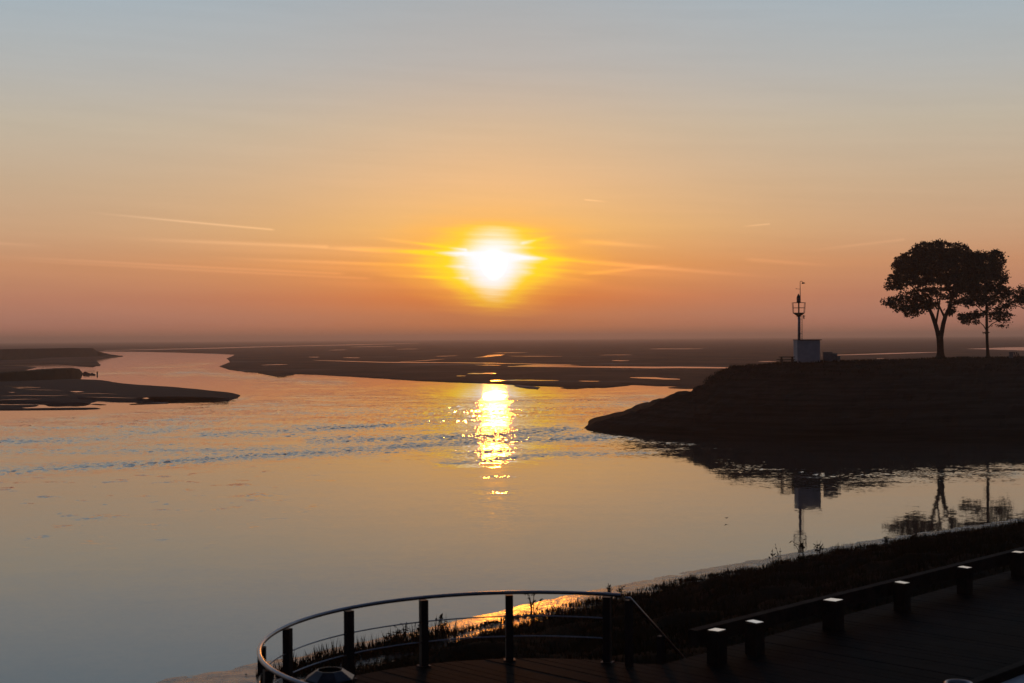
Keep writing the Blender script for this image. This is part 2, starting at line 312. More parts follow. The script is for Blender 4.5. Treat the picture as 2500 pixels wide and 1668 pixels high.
# ------------------------------------------------------------------ sandbanks: flat-topped sheets of sand with a sloping rim
def resample(P, step):
    out = []
    for a, b in zip(P, P[1:] + P[:1]):
        n = max(1, int((b - a).length / step(a)))
        out += [a.lerp(b, i / n) for i in range(n)]
    return out
def bank(name, pts, h=.25, rim=1.6, label=None, m='sand', world=None, jit=.25, cat='sandbank'):
    P = world or [Vector(atz(x, y, 0.0)[:2]) for x, y in pts]
    area = sum(a.x * b.y - b.x * a.y for a, b in zip(P, P[1:] + P[:1]))
    if area < 0: P = P[::-1]
    P = resample(P, lambda a: max(1.5, a.length * .012))
    n = len(P); rings = []
    nr = [((P[(i + 1) % n] - P[i - 1]).orthogonal()).normalized() for i in range(n)]
    J = [jit * random.uniform(-1, 1) for i in range(n)]
    rings = []
    for off, z in ((.5 * rim, -.4), (0, .0), (-.35 * rim, h * .6), (-rim, h)):
        rings.append([(*(P[i] - nr[i] * (off + J[i]) * -1 if False else P[i] + nr[i] * 0 + (-nr[i]) * 0 + (Vector((nr[i].x, nr[i].y)) * (-(off + J[i])))), z) for i in range(n)])
    b = MB(); vs = [q for r_ in rings for q in r_]
    fs = [(k * n + i, k * n + (i + 1) % n, (k + 1) * n + (i + 1) % n, (k + 1) * n + i) for k in range(3) for i in range(n)]
    b.add(vs, fs); o = len(b.v) - n; b.f.append(tuple(range(o, o + n)))
    ob = b.build(name, MT[m]); ob['kind'] = 'structure'
    if label: ob['label'] = label
    return ob
def z6(L): return [(x / 3.571, 733.2 + y / 3.571) for x, y in L]
FL = [Vector((9000 * math.sin(a), 9000 * math.cos(a))) for a in np.radians(np.linspace(50, -40, 24))]
edge = [(2900, 925), (1700, 891), (1650, 889.5), (1560, 886), (1500, 885), (1425, 881.5), (1445, 884.5), (1400, 889), (1340, 889.5), (1260, 886.5), (1200, 884.5), (1150, 881.5), (1090, 879),
        (1020, 876.5), (960, 874), (880, 869), (800, 864), (720, 859.5), (660, 858), (600, 856.5), (560, 853.5), (525, 848.5), (503, 841.5), (515, 836),
        (528, 831), (520, 823), (540, 814), (470, 811), (400, 809), (330, 807.5), (238, 806.5), (100, 806), (-400, 806)]
bank('sand_flat', None, world=[Vector(atz(x, y)[:2]) for x, y in edge] + FL[::-1], rim=2.0, label='wide dark tidal sand flat reaching to the hazy horizon')
bank('sand_spit', z6([(-900, 345), (0, 335), (300, 318), (600, 310), (800, 300), (1000, 301), (800, 320), (790, 340), (828, 380), (760, 388), (640, 385), (520, 370), (380, 357), (0, 372), (-900, 382)]), label='low sand spit below the far embankment')
bank('sand_spit', z6([(-900, 400), (0, 386), (180, 386), (300, 396), (200, 416), (150, 430), (0, 442), (-900, 470)]), label='pale strip of sand behind the salt marsh')
bank('sandbank', z6([(-900, 522), (0, 520), (400, 505), (620, 497), (870, 505), (1000, 528), (1200, 545), (1500, 565), (1750, 590), (1900, 606), (1972, 620), (1940, 647), (1870, 668), (1700, 663), (1500, 658),
      (1380, 655), (1270, 655), (1240, 660), (1268, 673), (1150, 676), (870, 668), (760, 660), (640, 656), (660, 662), (790, 673), (735, 684), (735, 696), (370, 704), (350, 697), (430, 690), (0, 682), (-900, 700)]), h=.40, rim=2.6, m='darksand', label='dark tapering sandbank nearest on the left')
bank('sandbank', z6([(-900, 712), (0, 705), (320, 704), (300, 713), (160, 720), (240, 732), (600, 727), (810, 727), (822, 732), (700, 738), (240, 743), (0, 744), (-900, 750)]), h=.12, rim=.8, m='darksand', label='thin sand tongue at the left edge')
bank('sandbank', z6([(1060, 697), (1250, 685), (1370, 683), (1387, 688), (1200, 694)]), h=.10, rim=.5, jit=.1, label='sliver of sand off the near left sandbank')
bank('sandbank', z6([(740, 697), (800, 694), (872, 700), (800, 702)]), h=.08, rim=.4, jit=.1, label='tiny sand bar in the left shallows')
def z8(L): return [(1128 + x / 3.125, 733.2 + y / 3.125) for x, y in L]
bank('sandbank', z8([(148, 478), (190, 473), (260, 480), (345, 490), (330, 497), (230, 490)]), h=.2, rim=.8, jit=.4, m='rubble', label='rubbly islet right of the sun path')
bank('sandbank', z8([(495, 492), (560, 487), (640, 488), (692, 491), (620, 497), (530, 497)]), h=.12, rim=.6, jit=.2, label='small round islet off the sand flat')
bank('sandbank', z8([(1270, 491), (1400, 485), (1520, 484), (1620, 486), (1600, 494), (1400, 496)]), h=.15, rim=.7, jit=.2, label='flat islet beside the headland')
bank('sandbank', [(592, 856.5), (640, 857), (676, 860.5), (655, 864), (632, 864.5), (615, 861)], h=.2, rim=.8, label='islet on the river side of the sand flat')
# pools and runnels lying on the sand flat
def pool(pts, z=.285):
    P = [atz(x, y, z) for x, y in pts]; b = MB(); b.add(P, [tuple(range(len(P)))])
    o = b.build('tidal_pool', MT['pool']); o['kind'] = 'structure'; return o
def strip(line, th):
    n = len(line); up = []; lo = []
    for i, (x, y) in enumerate(line):
        w = th * (.15 + .85 * math.sin(math.pi * (i + .15) / (n - .7)) ** .6) * random.uniform(.75, 1.2) / 2
        up.append((x, y - w)); lo.append((x, y + w))
    pool(up + lo[::-1])
def seg(x0, y0, x1, y1, th, n=9): strip([(x0 + (x1 - x0) * i / n, y0 + (y1 - y0) * i / n + random.uniform(-.12, .12) * th) for i in range(n + 1)], th)
pool([(1088, 820.5), (1112, 817.6), (1120, 815.2), (1140, 813.5), (1158, 813.8), (1150, 816.5), (1130, 818.4), (1112, 820)])
strip([(720, 827), (755, 828), (790, 829), (840, 830.5), (886, 831.8), (950, 832.2), (1014, 832.3), (1080, 833), (1150, 834), (1222, 835.3), (1310, 837)], 1.7)
strip([(918, 830.3), (950, 829), (985, 826.7), (1020, 824.6)], 1.2)
strip([(1165, 841), (1250, 841.3), (1330, 842), (1420, 842.8), (1500, 843.6), (1560, 843.2), (1640, 844), (1720, 844.6), (1800, 845)], 3.4)
pool([(1180, 839.6), (1230, 836.6), (1300, 837.5), (1335, 838.6), (1290, 839.6), (1240, 840.3)])
strip([(1446, 866.6), (1475, 867.2), (1505, 868), (1525, 869.6), (1560, 870.4)], 3.2)
for q in ((1160, 872.6, 1282, 873.4, 2.0), (1328, 874.6, 1375, 875.2, 1.6), (1404, 827.6, 1444, 828, 1.6), (1492, 801, 1612, 800.4, 1.4), (1740, 829.6, 1782, 830, 1.6), (755, 803.8, 797, 803, 1.1),
          (708, 819.6, 733, 819.8, 1.1), (788, 820.8, 827, 821.6, 1.2), (806, 796.4, 905, 795.4, 1.0), (1073, 857.6, 1138, 856.8, 2.4), (1047, 862.8, 1069, 862.8, 1.4), (1125, 874.2, 1160, 873, 2.2),
          (910, 801.5, 960, 801, .9), (1000, 818, 1050, 816.5, 1.1), (1130, 810, 1210, 809.5, 1.0), (1170, 817.5, 1290, 818, 1.1), (1090, 838, 1150, 838.4, 1.0), (600, 838, 660, 836.5, 1.1), (1375, 815, 1450, 814.5, .9), (2012, 823, 2030, 823, 1.6)):
    seg(*q)
strip([(238, 804.8), (330, 802.6), (470, 799.8), (580, 796.6), (700, 793.6), (830, 791), (960, 788)], 1.8)
strip([(1885, 816), (1960, 814), (2040, 811.6), (2100, 809.8), (2160, 808.3)], 2.2)
pool([(2215, 800.8), (2260, 799.2), (2310, 797.5), (2400, 795.5), (2600, 792), (2600, 806), (2400, 805.5), (2330, 803.8), (2280, 802.4)])
pool(z6([(80, 556), (180, 552), (300, 554), (360, 559), (240, 562), (150, 566)]), .43); pool(z6([(570, 590), (640, 587), (690, 593), (620, 597)]), .43)
for L_ in ([(-40, 540), (60, 548), (200, 551)], [(180, 570), (330, 578), (520, 582)], [(0, 628), (200, 622), (420, 626), (560, 621)], [(600, 610), (800, 606), (960, 612)], [(-40, 662), (150, 655), (330, 652)], [(700, 636), (900, 640), (1120, 646)]):
    L_ = z6(L_); a_, m_, b_ = L_[0], L_[len(L_) // 2], L_[-1]
    up = [(x, y - .35 * w_) for (x, y), w_ in zip(L_, [.1] + [random.uniform(.5, 1)] * (len(L_) - 2) + [.1])]; lo = [(x, y + .35 * w_) for (x, y), w_ in zip(L_, [.1] + [random.uniform(.5, 1)] * (len(L_) - 2) + [.1])]
    pool(up + lo[::-1], .425)
pool(z6([(1165, 645), (1200, 640), (1225, 646), (1200, 653)]), .43)
pool(z6([(60, 596), (130, 597), (100, 600)]), .43); pool(z6([(-60, 329), (200, 322), (420, 305), (520, 302), (440, 310), (250, 326), (60, 334), (-60, 337)]), .28)
pool(z6([(590, 296), (650, 290), (690, 294), (640, 300)]), .28)

# raised salt marsh and embankment on the left
def raised(name, top, base, h_edge, m, label):
    n = len(top); b = MB(); P0 = [atz(x, y, 0.0) for x, y in base]
    vs = []
    for (x, y), p in zip(top, P0):
        q = aty(x, y, p.y + 2.5); dirn = Vector((p.x, p.y, 0)).normalized()
        z = max(q.z, .3)
        vs += [p + Vector((0, 0, -.4)), Vector((q.x, q.y, z * .55)) - dirn * 1.2, Vector((q.x, q.y, z)), Vector((q.x, q.y, z)) + dirn * 16 * random.uniform(.9, 1.1), Vector((q.x, q.y, -.4)) + dirn * 26]
    k = 5; fs = [(i * k + j, (i + 1) * k + j, (i + 1) * k + j + 1, i * k + j + 1) for i in range(n - 1) for j in range(k - 1)]
    fs += [tuple(range(k)), tuple(range((n - 1) * k, n * k))[::-1]]
    b.add(vs, fs); o = b.build(name, MT[m]); o['kind'] = 'structure'; o['label'] = label; return o
def dense(L, n=60):
    L = np.array(L, float); t = np.linspace(0, len(L) - 1, n); return [(np.interp(a, range(len(L)), L[:, 0]), np.interp(a, range(len(L)), L[:, 1])) for a in t]
tp = dense([(-600, 470), (0, 442), (130, 432), (300, 419), (450, 409), (590, 405), (650, 415), (672, 440)])
raised('salt_marsh', z6([(x, y + random.uniform(-2, 2)) for x, y in tp]), z6(dense([(-600, 540), (0, 520), (130, 515), (300, 506), (450, 497), (590, 482), (650, 470), (690, 455)])), 2, 'marsh', 'raised grassy salt marsh with a low dark scarp on the left')
raised('embankment', z6([(x, y + random.uniform(-1, 1)) for x, y in dense([(-600, 262), (0, 246), (300, 240), (600, 235), (760, 236), (800, 262), (900, 288), (1005, 302)])]),
       z6(dense([(-600, 325), (0, 325), (300, 318), (600, 312), (760, 308), (800, 306), (900, 305), (1010, 304)])), 5, 'marsh', 'long low embankment in haze at the far left')
for i, (x, y, s) in enumerate(((700, 450, 1.6), (725, 455, 1.2), (752, 452, 1.0), (770, 456, .8))):
    p = atz(*z6([(x, y)])[0], 0); b = MB()
    b.lathe(p, [(.01, .55 * s), (.35 * s, .45 * s), (.6 * s, .1 * s), (.6 * s, -.3)], 7, i); o = b.build('rock', MT['rubble'])
    tag(o, ['large boulder against the end of the salt marsh', 'middling boulder beside the largest one off the salt marsh', 'small boulder in the shallows off the salt marsh', 'smallest and outermost boulder off the salt marsh, next to a stake'][i], 'boulder', 'boulders off the salt marsh')
p = atz(*z6([(797, 453)])[0], 0); tag(MB().tube([p - Vector((0, 0, .5)), p + Vector((0, 0, 1.0))], .22, 8).build('wooden_stake', MT['timber']), 'short dark stake standing in the shallows off the salt marsh tip', 'stake')

# ------------------------------------------------------------------ headland
hx = [1330, 1338, 1350, 1365, 1400, 1450, 1500, 1535, 1560, 1590, 1592, 1615, 1625, 1650, 1690, 1750, 1790, 1830, 1900, 1960, 2050, 2100, 2150, 2350, 2800]
hs = [990, 983.2, 977.5, 970, 960, 945, 928, 912, 906, 900, 893, 885, 875, 855, 843, 838, 834, 832, 830, 829, 827, 826, 823, 821, 812]
hw = [989, 984.6, 988.5, 991, 995, 998.5, 1001, 1003, 1005, 1006.5, 1006.6, 1007.5, 1008, 1009, 1010.5, 1012, 1013, 1014, 1014.5, 1015, 1015, 1015, 1014, 1013, 1008]
hd = [166, 166, 166.1, 166.3, 166.5, 166.8, 167, 167.5, 168, 168.2, 168.4, 170, 171, 173, 173, 172.5, 171, 170, 170, 170.5, 176, 179, 183, 192, 192]
cx = np.unique(np.concatenate([np.linspace(1330, 1700, 90), np.linspace(1700, 2420, 120), np.linspace(2420, 2800, 20)]))
rows = 46; HX = np.zeros((rows, len(cx))); HY = HX.copy(); HZ = HX.copy()
def hz1(x):
    return aty(x, np.interp(x, hx, hs), np.interp(x, hx, hd)).z
for j, x in enumerate(cx):
    p0 = atz(x, np.interp(x, hx, hw), 0.0); d1 = np.interp(x, hx, hd); d0 = min(p0.y, d1 - .5); z1 = hz1(x)
    ws = d1 - d0; ze = z1
    tx = ray(x, 800); tx = tx.x / tx.y
    for i in range(rows):
        if i < 4: d = d0 - (4 - i) * .8; z = -.15 * (4 - i)
        elif i <= 28:
            v = (i - 4) / 24; d = d0 + ws * v; zz = ze * v ** .64
            st = 1.1; q = zz / st; fr = q - math.floor(q); zz2 = st * (math.floor(q) + min(1, fr * 1.5) ** 1.5)
            z = zz * .45 + zz2 * .55 if v < .97 else zz
        elif i <= 34: v = (i - 28) / 6; d = d1 + .5 * v; z = z1 - .01 * v
        else: v = (i - 34) / (rows - 35); d = d1 + v * 34; u = max(0, v - .38) / .62; z = z1 - (z1 + .8) * u ** 1.4 - .22 * min(1, v * 5)
        HX[i, j], HY[i, j], HZ[i, j] = tx * d, d, z
amp = np.clip(HZ / 2.0, .05, 1) * np.where(HZ > 0, 1, 0)
HZ += amp * (.42 * nz(HX, HY, .55, 1) + .30 * nz(HX, HY, 1.6, 2)) * (HZ < 7.0) + .06 * nz(HX, HY, 1.5, 5) * (HZ >= 7.0)
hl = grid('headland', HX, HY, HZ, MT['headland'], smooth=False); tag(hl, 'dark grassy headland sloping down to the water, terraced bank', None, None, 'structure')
def hground(x, y):                              # height of the headland nearest to a point
    i = np.argmin((HX - x) ** 2 + (HY - y) ** 2); return HZ.flat[i]

def blades(name, P, hmin, hmax, wid, m, lean=.35, label=None):
    n = len(P); P = np.asarray(P); a = rng.uniform(0, 2 * np.pi, n); h = rng.uniform(hmin, hmax, n) ; w = wid * rng.uniform(.6, 1.4, n)
    if P.shape[1] > 3: h = h * P[:, 3]
    dxy = np.stack([np.cos(a), np.sin(a)], -1) * w[:, None] / 2; l = rng.normal(0, lean, (n, 2)) * h[:, None]
    V = np.zeros((n, 3, 3)); V[:, 0, :2] = P[:, :2] - dxy; V[:, 1, :2] = P[:, :2] + dxy; V[:, 0, 2] = V[:, 1, 2] = P[:, 2] - .03
    V[:, 2, :2] = P[:, :2] + l; V[:, 2, 2] = P[:, 2] + h
    me = bpy.data.meshes.new(name); me.from_pydata(V.reshape(-1, 3).tolist(), [], np.arange(n * 3).reshape(n, 3).tolist()); me.materials.append(m); me.update()
    o = bpy.data.objects.new(name, me); COL.objects.link(o); return tag(o, label, None, None, 'stuff')
pk = np.argwhere((HZ > 5.0)); pk = pk[pk[:, 0] > 20]
sel = pk[rng.integers(0, len(pk), 9000)]
jit = rng.uniform(-.5, .5, (9000, 2))
PP = np.stack([HX[sel[:, 0], sel[:, 1]] + jit[:, 0], HY[sel[:, 0], sel[:, 1]] + jit[:, 1] * .3, HZ[sel[:, 0], sel[:, 1]]], -1)
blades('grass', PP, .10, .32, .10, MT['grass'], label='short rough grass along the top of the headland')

# ------------------------------------------------------------------ near riverbank
wl = [(-75, -25), (-45, 8), (-24, 30.5), (-11.3, 43.9), (-5.7, 49.2), (2.2, 58.5), (8.3, 64.4), (15.8, 71.4), (29.6, 82.3), (46, 92), (75, 106), (130, 125)]
wl = np.array(wl, float); sl_ = np.concatenate([[0], np.cumsum(np.hypot(*np.diff(wl, axis=0).T))])
tt = np.concatenate([np.linspace(0, sl_[2], 30)[:-1], np.arange(sl_[2], sl_[8] + 4, .3), np.linspace(sl_[8] + 5, sl_[-1], 30)])
lx, ly = np.interp(tt, sl_, wl[:, 0]), np.interp(tt, sl_, wl[:, 1])
def smooth(a, w=41):
    k = np.hanning(w); k /= k.sum(); p = np.pad(a, w // 2, mode='edge'); p[:w // 2] = 2 * a[0] - a[w // 2:0:-1]; p[-(w // 2):] = 2 * a[-1] - a[-2:-w // 2 - 1:-1]; return np.convolve(p, k, 'valid')
lx, ly = smooth(lx, 25), smooth(ly, 25)
gx, gy = smooth(np.gradient(lx, tt), 61), smooth(np.gradient(ly, tt), 61); gl = np.hypot(gx, gy); nx, ny = gy / gl, -gx / gl
def mudw(x): return 3.6 - 1.3 * np.clip((x - 7) / 8, 0, 1) + 9.0 * np.clip((-1.0 - x) / 7, 0, 1)
def bank_z(s, X, Y):
    mw = 3.6
    z = np.where(s < mw, .070 * s, .070 * mw + .235 * (s - mw) * np.clip((s - mw) / 3 + .5, .5, 1))
    z = np.minimum(z, 4.55 + .012 * np.clip(s - 22, 0, 40))
    g = np.clip((s - mudw(X)) / 3, 0, 1)
    rough = g * (.55 * nz(X, Y, .40, 4) + .50 * nz(X, Y, 1.1, 6)) + .05 * nz(X, Y, 1.6, 7) + .03 * nz(X, Y, 4.0, 8)
    return z + rough * np.clip(s / 1.0 + .6, .2, 1) * np.clip((30 - s) / 6, 0, 1)
def strip_grid(name, s, m):
    Sg, Tg = np.meshgrid(s, np.arange(len(tt)), indexing='ij')
    X, Y = lx[Tg] + nx[Tg] * Sg, ly[Tg] + ny[Tg] * Sg
    return grid(name, X, Y, bank_z(Sg, X, Y), m), X, Y, Sg
mo, MX, MY, MS = strip_grid('mud_bank', np.concatenate([np.linspace(-7, 0, 8)[:-1], np.arange(0, 13.1, .22)]), MT['mud'])
tag(mo, 'wet shining mud sloping into the water', None, None, 'structure')
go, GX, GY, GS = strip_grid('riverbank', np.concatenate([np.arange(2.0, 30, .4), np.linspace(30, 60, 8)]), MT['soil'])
me = go.data; co = np.empty(len(me.vertices) * 3, np.float32); me.vertices.foreach_get('co', co); co = co.reshape(-1, 3)
over = (GS.reshape(-1) - mudw(GX.reshape(-1)) - .8 * nz(GX.reshape(-1), GY.reshape(-1), .8, 9))
co[:, 2] += np.clip(over * .25, -.25, .05); me.vertices.foreach_set('co', co.reshape(-1)); me.update()
tag(go, 'dark rough grass bank below the boardwalk', None, None, 'structure')
# grass, weeds
DO, DD, DN = Vector((2.9, 21.75)), Vector((.700, .714)), Vector((.714, -.700)); CC, CR = Vector((.216, 18.568)), 3.60
def on_deck(X, Y):
    q = (X - DO.x) * DN.x + (Y - DO.y) * DN.y
    return (q > -1.0) | (np.hypot(X - CC.x, Y - CC.y) < CR + .25)
N = 340000
ti = rng.integers(0, len(tt), N); s_ = 1.7 + 27 * rng.random(N) ** 1.25
gx_ = lx[ti] + nx[ti] * s_ + rng.uniform(-.3, .3, N); gy_ = ly[ti] + ny[ti] * s_ + rng.uniform(-.3, .3, N)
cl = nz(gx_, gy_, .7, 11) + .6 * nz(gx_, gy_, 2.2, 12)
mwx = mudw(gx_); prob = np.clip((s_ - mwx + 1.0 + 2.0 * cl) / 2.2, 0, 1)
left = np.clip((gx_ + 7.5) / 3.5, .0, 1); prob = np.maximum(prob * (.25 + .75 * left), (cl > .18) * (s_ > 4.5) * .75 * (gx_ < 1) * (gx_ > -5.5))
keep = (rng.random(N) < prob) & ~on_deck(gx_, gy_) & (gx_ > -14) & (gx_ < 46)
gx_, gy_, s_, cl = gx_[keep], gy_[keep], s_[keep], cl[keep]
gz = bank_z(s_, gx_, gy_)
blades('grass', np.stack([gx_, gy_, gz, .55 + np.clip(cl * 1.6 + .5, 0, 1.3)], -1),   .07, .27, .032, MT['grass'], label='long rough dark grass covering the near riverbank')

def weed(p, h, label, n=5):
    t = thing('weed', p, label, 'weed', 'tall weeds along the water edge')
    b = MB(); lf = MB()
    for k in range(n):
        a = random.uniform(0, 6.28); l = random.uniform(.05, .4) * h; hh = h * random.uniform(.6, 1)
        top = Vector(p) + Vector((math.cos(a) * l, math.sin(a) * l, hh)); mid = Vector(p).lerp(top, .5) + Vector((0, 0, .08 * h))
        b.tube([Vector(p) + Vector((math.cos(a) * .03, math.sin(a) * .03, -.1)), mid, top], [.014, .011, .006], 5)
        for j in range(7):
            q = Vector(p).lerp(top, random.uniform(.3, 1.0)) + Vector((random.gauss(0, .05), random.gauss(0, .05), 0)); r_ = random.uniform(.03, .09) * (1 + .5 * h)
            u = Vector((random.gauss(0, 1), random.gauss(0, 1), random.gauss(0, .6))).normalized(); w_ = u.cross(Vector((.3, .5, .8))).normalized()
            lf.add([q - u * r_, q + w_ * r_ * .45, q + u * r_, q - w_ * r_ * .45], [(0, 1, 2, 3)])
    b.build('stem', MT['grass'], t); lf.build('foliage', MT['leaf'], t); return t
def surf(x, y, smax=16):                         # first point of the bank surface along a sight line
    d = ray(x, y); err = np.abs(GX - d.x / d.y * GY) * 2 + np.abs(GY * d.z / d.y + H - ZM)
    i = np.unravel_index(np.argmin(np.where(GS < smax, err, 9e9)), err.shape); return float(GX[i]), float(GY[i]), float(ZM[i])
ZM = bank_z(GS, GX, GY)
TU = [(x, 1552 - (x - 640) * .26 + random.uniform(-4, 12), random.uniform(.5, 1.0), .8) for x in np.linspace(640, 1010, 26)]
TU += [(x, y + random.uniform(2, 10) + (14 if x < 1480 else 3), random.uniform(.18, .42), .7) for x, y in zip(np.linspace(1020, 2345, 60) + rng.uniform(-14, 14, 60), np.interp(np.linspace(1020, 2345, 60), [1020, 1160, 1250, 1430, 1600, 1740, 1870, 1980, 2100, 2350], [1449, 1402, 1388, 1350, 1312, 1294, 1266, 1244, 1230, 1196]))]
TP = []
for x, y, hh, rr in TU:
    q = surf(x, y); n_ = random.randint(60, 160)
    o_ = rng.normal(0, rr * .5, (n_, 2)); TP.append(np.stack([q[0] + o_[:, 0], q[1] + o_[:, 1] * .7, np.full(n_, q[2]) - .04, hh * np.exp(-(o_ ** 2).sum(1) / rr ** 2)], -1))
TP = np.concatenate(TP); TP = TP[~on_deck(TP[:, 0], TP[:, 1])]
blades('grass', TP, .35, 1.0, .055, MT['grass'], .22, label='taller tufts of grass along the edge of the mud')
WE = [(1845, 1262, 1.1, 'tallest leaning weed where the tower reflection meets the bank', 4), (1873, 1258, .8, 'branching weed just right of the tallest one', 5), (1787, 1283, 1.0, 'pair of bare slanted stalks left of the tallest weed', 2), (1775, 1286, .8, 'single thin stalk at the left end of the stalk pair', 1),
      (2035, 1240, .5, 'short feathery weed under the reflection of the forked tree', 6), (2100, 1232, .45, 'low sprig between the tree reflections', 6), (1222, 1398, 1.0, 'dark weed standing in the golden mud glare', 6), (1398, 1358, .55, 'upright weed right at the end of the curved handrail', 6),
      (1425, 1357, .4, 'small weed beside the end post of the curved handrail', 5), (905, 1468, .75, 'bushy weed clump at the foot of the second railing bay', 9), (930, 1460, .8, 'seeding weed stalks in the second railing bay', 7), (950, 1452, .85, 'tall thin weed close to the middle railing post', 5), (1010, 1450, .8, 'weed behind the third railing bay', 6)]
for x, y, h, lb, n in WE:
    best = None                                  # first point of the bank surface along the sight line
    d = ray(x, y)
    Zm = bank_z(GS, GX, GY); err = np.abs(GX - d.x / d.y * GY) * 2 + np.abs(GY * d.z / d.y + H - Zm)
    sc_ = np.where((GS < 16), err, 9e9); i = np.unravel_index(np.argmin(sc_), sc_.shape)
    weed((float(GX[i]), float(GY[i]), float(Zm[i]) - .02), h, lb, n)

# ------------------------------------------------------------------ boardwalk
ZD = 5.6
def dpt(t, q, z): p = DO + DD * t + DN * q; return Vector((p.x, p.y, z))
RD = Matrix(((DD.x, -DN.x, 0), (DD.y, -DN.y, 0), (0, 0, 1)))
db = MB(); db.lathe((CC.x, CC.y, 0), [(.01, ZD - .062), (CR - .03, ZD - .062), (CR - .03, 4.2)], 72)
db.box(dpt(4.5, 1.57, 4.86), (27, 3.9, 1.34), RD)
deck = db.build('boardwalk', MT['timber']); tag(deck, 'timber boardwalk with a rounded viewing bay over the riverbank', None, None, 'structure')
pw = .20; tcc, qcc = (CC - DO).dot(DD), (CC - DO).dot(DN)
for k in range(124):
    t0 = -8.7 + k * pw; ends = []
    for t_ in (t0 + .007, t0 + pw - .007):
        u = t_ - tcc; ends.append((t_, min(-.42, qcc - math.sqrt(CR * CR - u * u)) if abs(u) < CR else -.42))
    dz = random.uniform(-.003, .003); top = ZD + dz
    (ta, qa), (tb_, qb) = ends
    ring = [(ta, qa), (tb_, qb), (tb_, 3.56), (ta, 3.56)]
    MB().add([dpt(t_, q_, z_) for z_ in (top - .04, top) for t_, q_ in ring], [(3, 2, 1, 0), (4, 5, 6, 7)] + [(n_, (n_ + 1) % 4, (n_ + 1) % 4 + 4, n_ + 4) for n_ in range(4)]).build('plank', MT['plank'], deck)
# paving beyond the boardwalk, lower right corner
kb = MB(); kb.box(dpt(4.5, 3.66, ZD - .05), (27, .14, .24), RD); tag(kb.build('kerb', MT['timber']), 'raised dark edge board along the boardwalk', None, None, 'structure')
pv = MB(); pv.box(dpt(4.5, 9.8, ZD - .31), (60, 12.1, .5), RD); tag(pv.build('pavement', MT['concrete']), 'grey paving at the lower right corner', None, None, 'structure')

# curved railing
rail = thing('railing', (CC.x, CC.y, ZD), 'curved metal railing with square posts round the viewing bay', 'railing')
def arc(a0, a1, r_, z, n=64): return [(CC.x + r_ * math.cos(R(a0 + (a1 - a0) * i / n)), CC.y + r_ * math.sin(R(a0 + (a1 - a0) * i / n)), z) for i in range(n + 1)]
RR = 3.49
MB().tube(arc(66, 224, RR, ZD + 1.05, 90), .029, 14).build('handrail', MT['steel'], rail, True)
for zz in (.68, .37): MB().tube(arc(69.6, 224, RR, ZD + zz, 90), .010, 8).build('rail', MT['steel'], rail, True)
for a in (69.6, 94.7, 117.1, 139.0, 162.9, 182.1, 204, 222):
    c_ = Vector((CC.x + RR * math.cos(R(a)), CC.y + RR * math.sin(R(a)), 0)); b = MB()
    rz = Matrix.Rotation(R(a), 3, 'Z')
    b.box(c_ + Vector((0, 0, ZD + .505)), (.10, .115, 1.01), rz); b.box(c_ + Vector((0, 0, ZD + .008)), (.16, .18, .016), rz)
    b.build('post', MT['darksteel'], rail)
# stair and its sloping handrail
st0 = Vector((1.75, 21.62, 0)); dd = Vector((.72, .69, 0)); nn = Vector((-.69, .72, 0))
sr = thing('stair_railing', (st0.x, st0.y, ZD), 'sloping metal handrail leading down the steps beside the viewing bay', 'handrail')
MB().tube([st0 + dd * -.06 + Vector((0, 0, ZD + 1.04)), st0 + dd * .02 + Vector((0, 0, ZD + 1.03)), st0 + dd * 2.1 + Vector((0, 0, ZD + 1.03 - .875 * 2.08))], .022, 12).build('handrail', MT['steel'], sr, True)
for s0, hh in ((0, 1.0), (.75, 1.02), (1.8, .95)):
    zt = ZD + 1.0 - .875 * s0; MB().box(st0 + dd * s0 + Vector((0, 0, zt - hh / 2)), (.09, .09, hh), RD).build('post', MT['darksteel'], sr)
stair = thing('steps', tuple(st0 + nn * .6 + dd * .3 + Vector((0, 0, ZD))), 'short flight of dark steps going down to the riverbank', 'steps')
for k in range(6): MB().box(st0 + nn * .62 + dd * (.3 + k * .24) + Vector((0, 0, ZD - .17 * (k + 1) - .03)), (.26, 1.0, .06), RD).build('tread', MT['plank'], stair)
# low timber barrier
bar = thing('barrier', (2.9, 21.75, ZD), 'low dark timber barrier with metal capped posts along the boardwalk', 'barrier')
for k in range(4):
    ts = [-.05, 2.2, 5.7, 9.1, 13.0]; a, b_ = ts[k], ts[k + 1] - .012
    MB().box(dpt((a + b_) / 2, -.17, ZD + .375), (b_ - a, .16, .24), RD).build('beam', MT['timber'], bar)
for i, (x, y) in enumerate(((1645, 1447), (1732, 1428), (1912, 1378), (2070, 1338), (2214, 1303), (2337, 1268), (2450, 1241))):
    p = atz(x, y, ZD + .5); w = .26 if i == 2 else .22; rot = Matrix.Rotation(R(45.5), 3, 'Z')
    po = MB().box((p.x, p.y, ZD + .245), (w, w, .49), rot).build('post', MT['timber'], bar)
    tilt = Matrix.Rotation(R((-1.5, 3.0, -1, 2.5, 2.0, -.5, 1)[i]), 3, 'X') @ Matrix.Rotation(R((0, 2.5, 0, 2.0, 1.5, 0, 0)[i]), 3, 'Y')
    MB().box((p.x, p.y, ZD + .505), (w - .02, w - .02, .014), rot @ tilt).build('cap', MT['cap'], po)
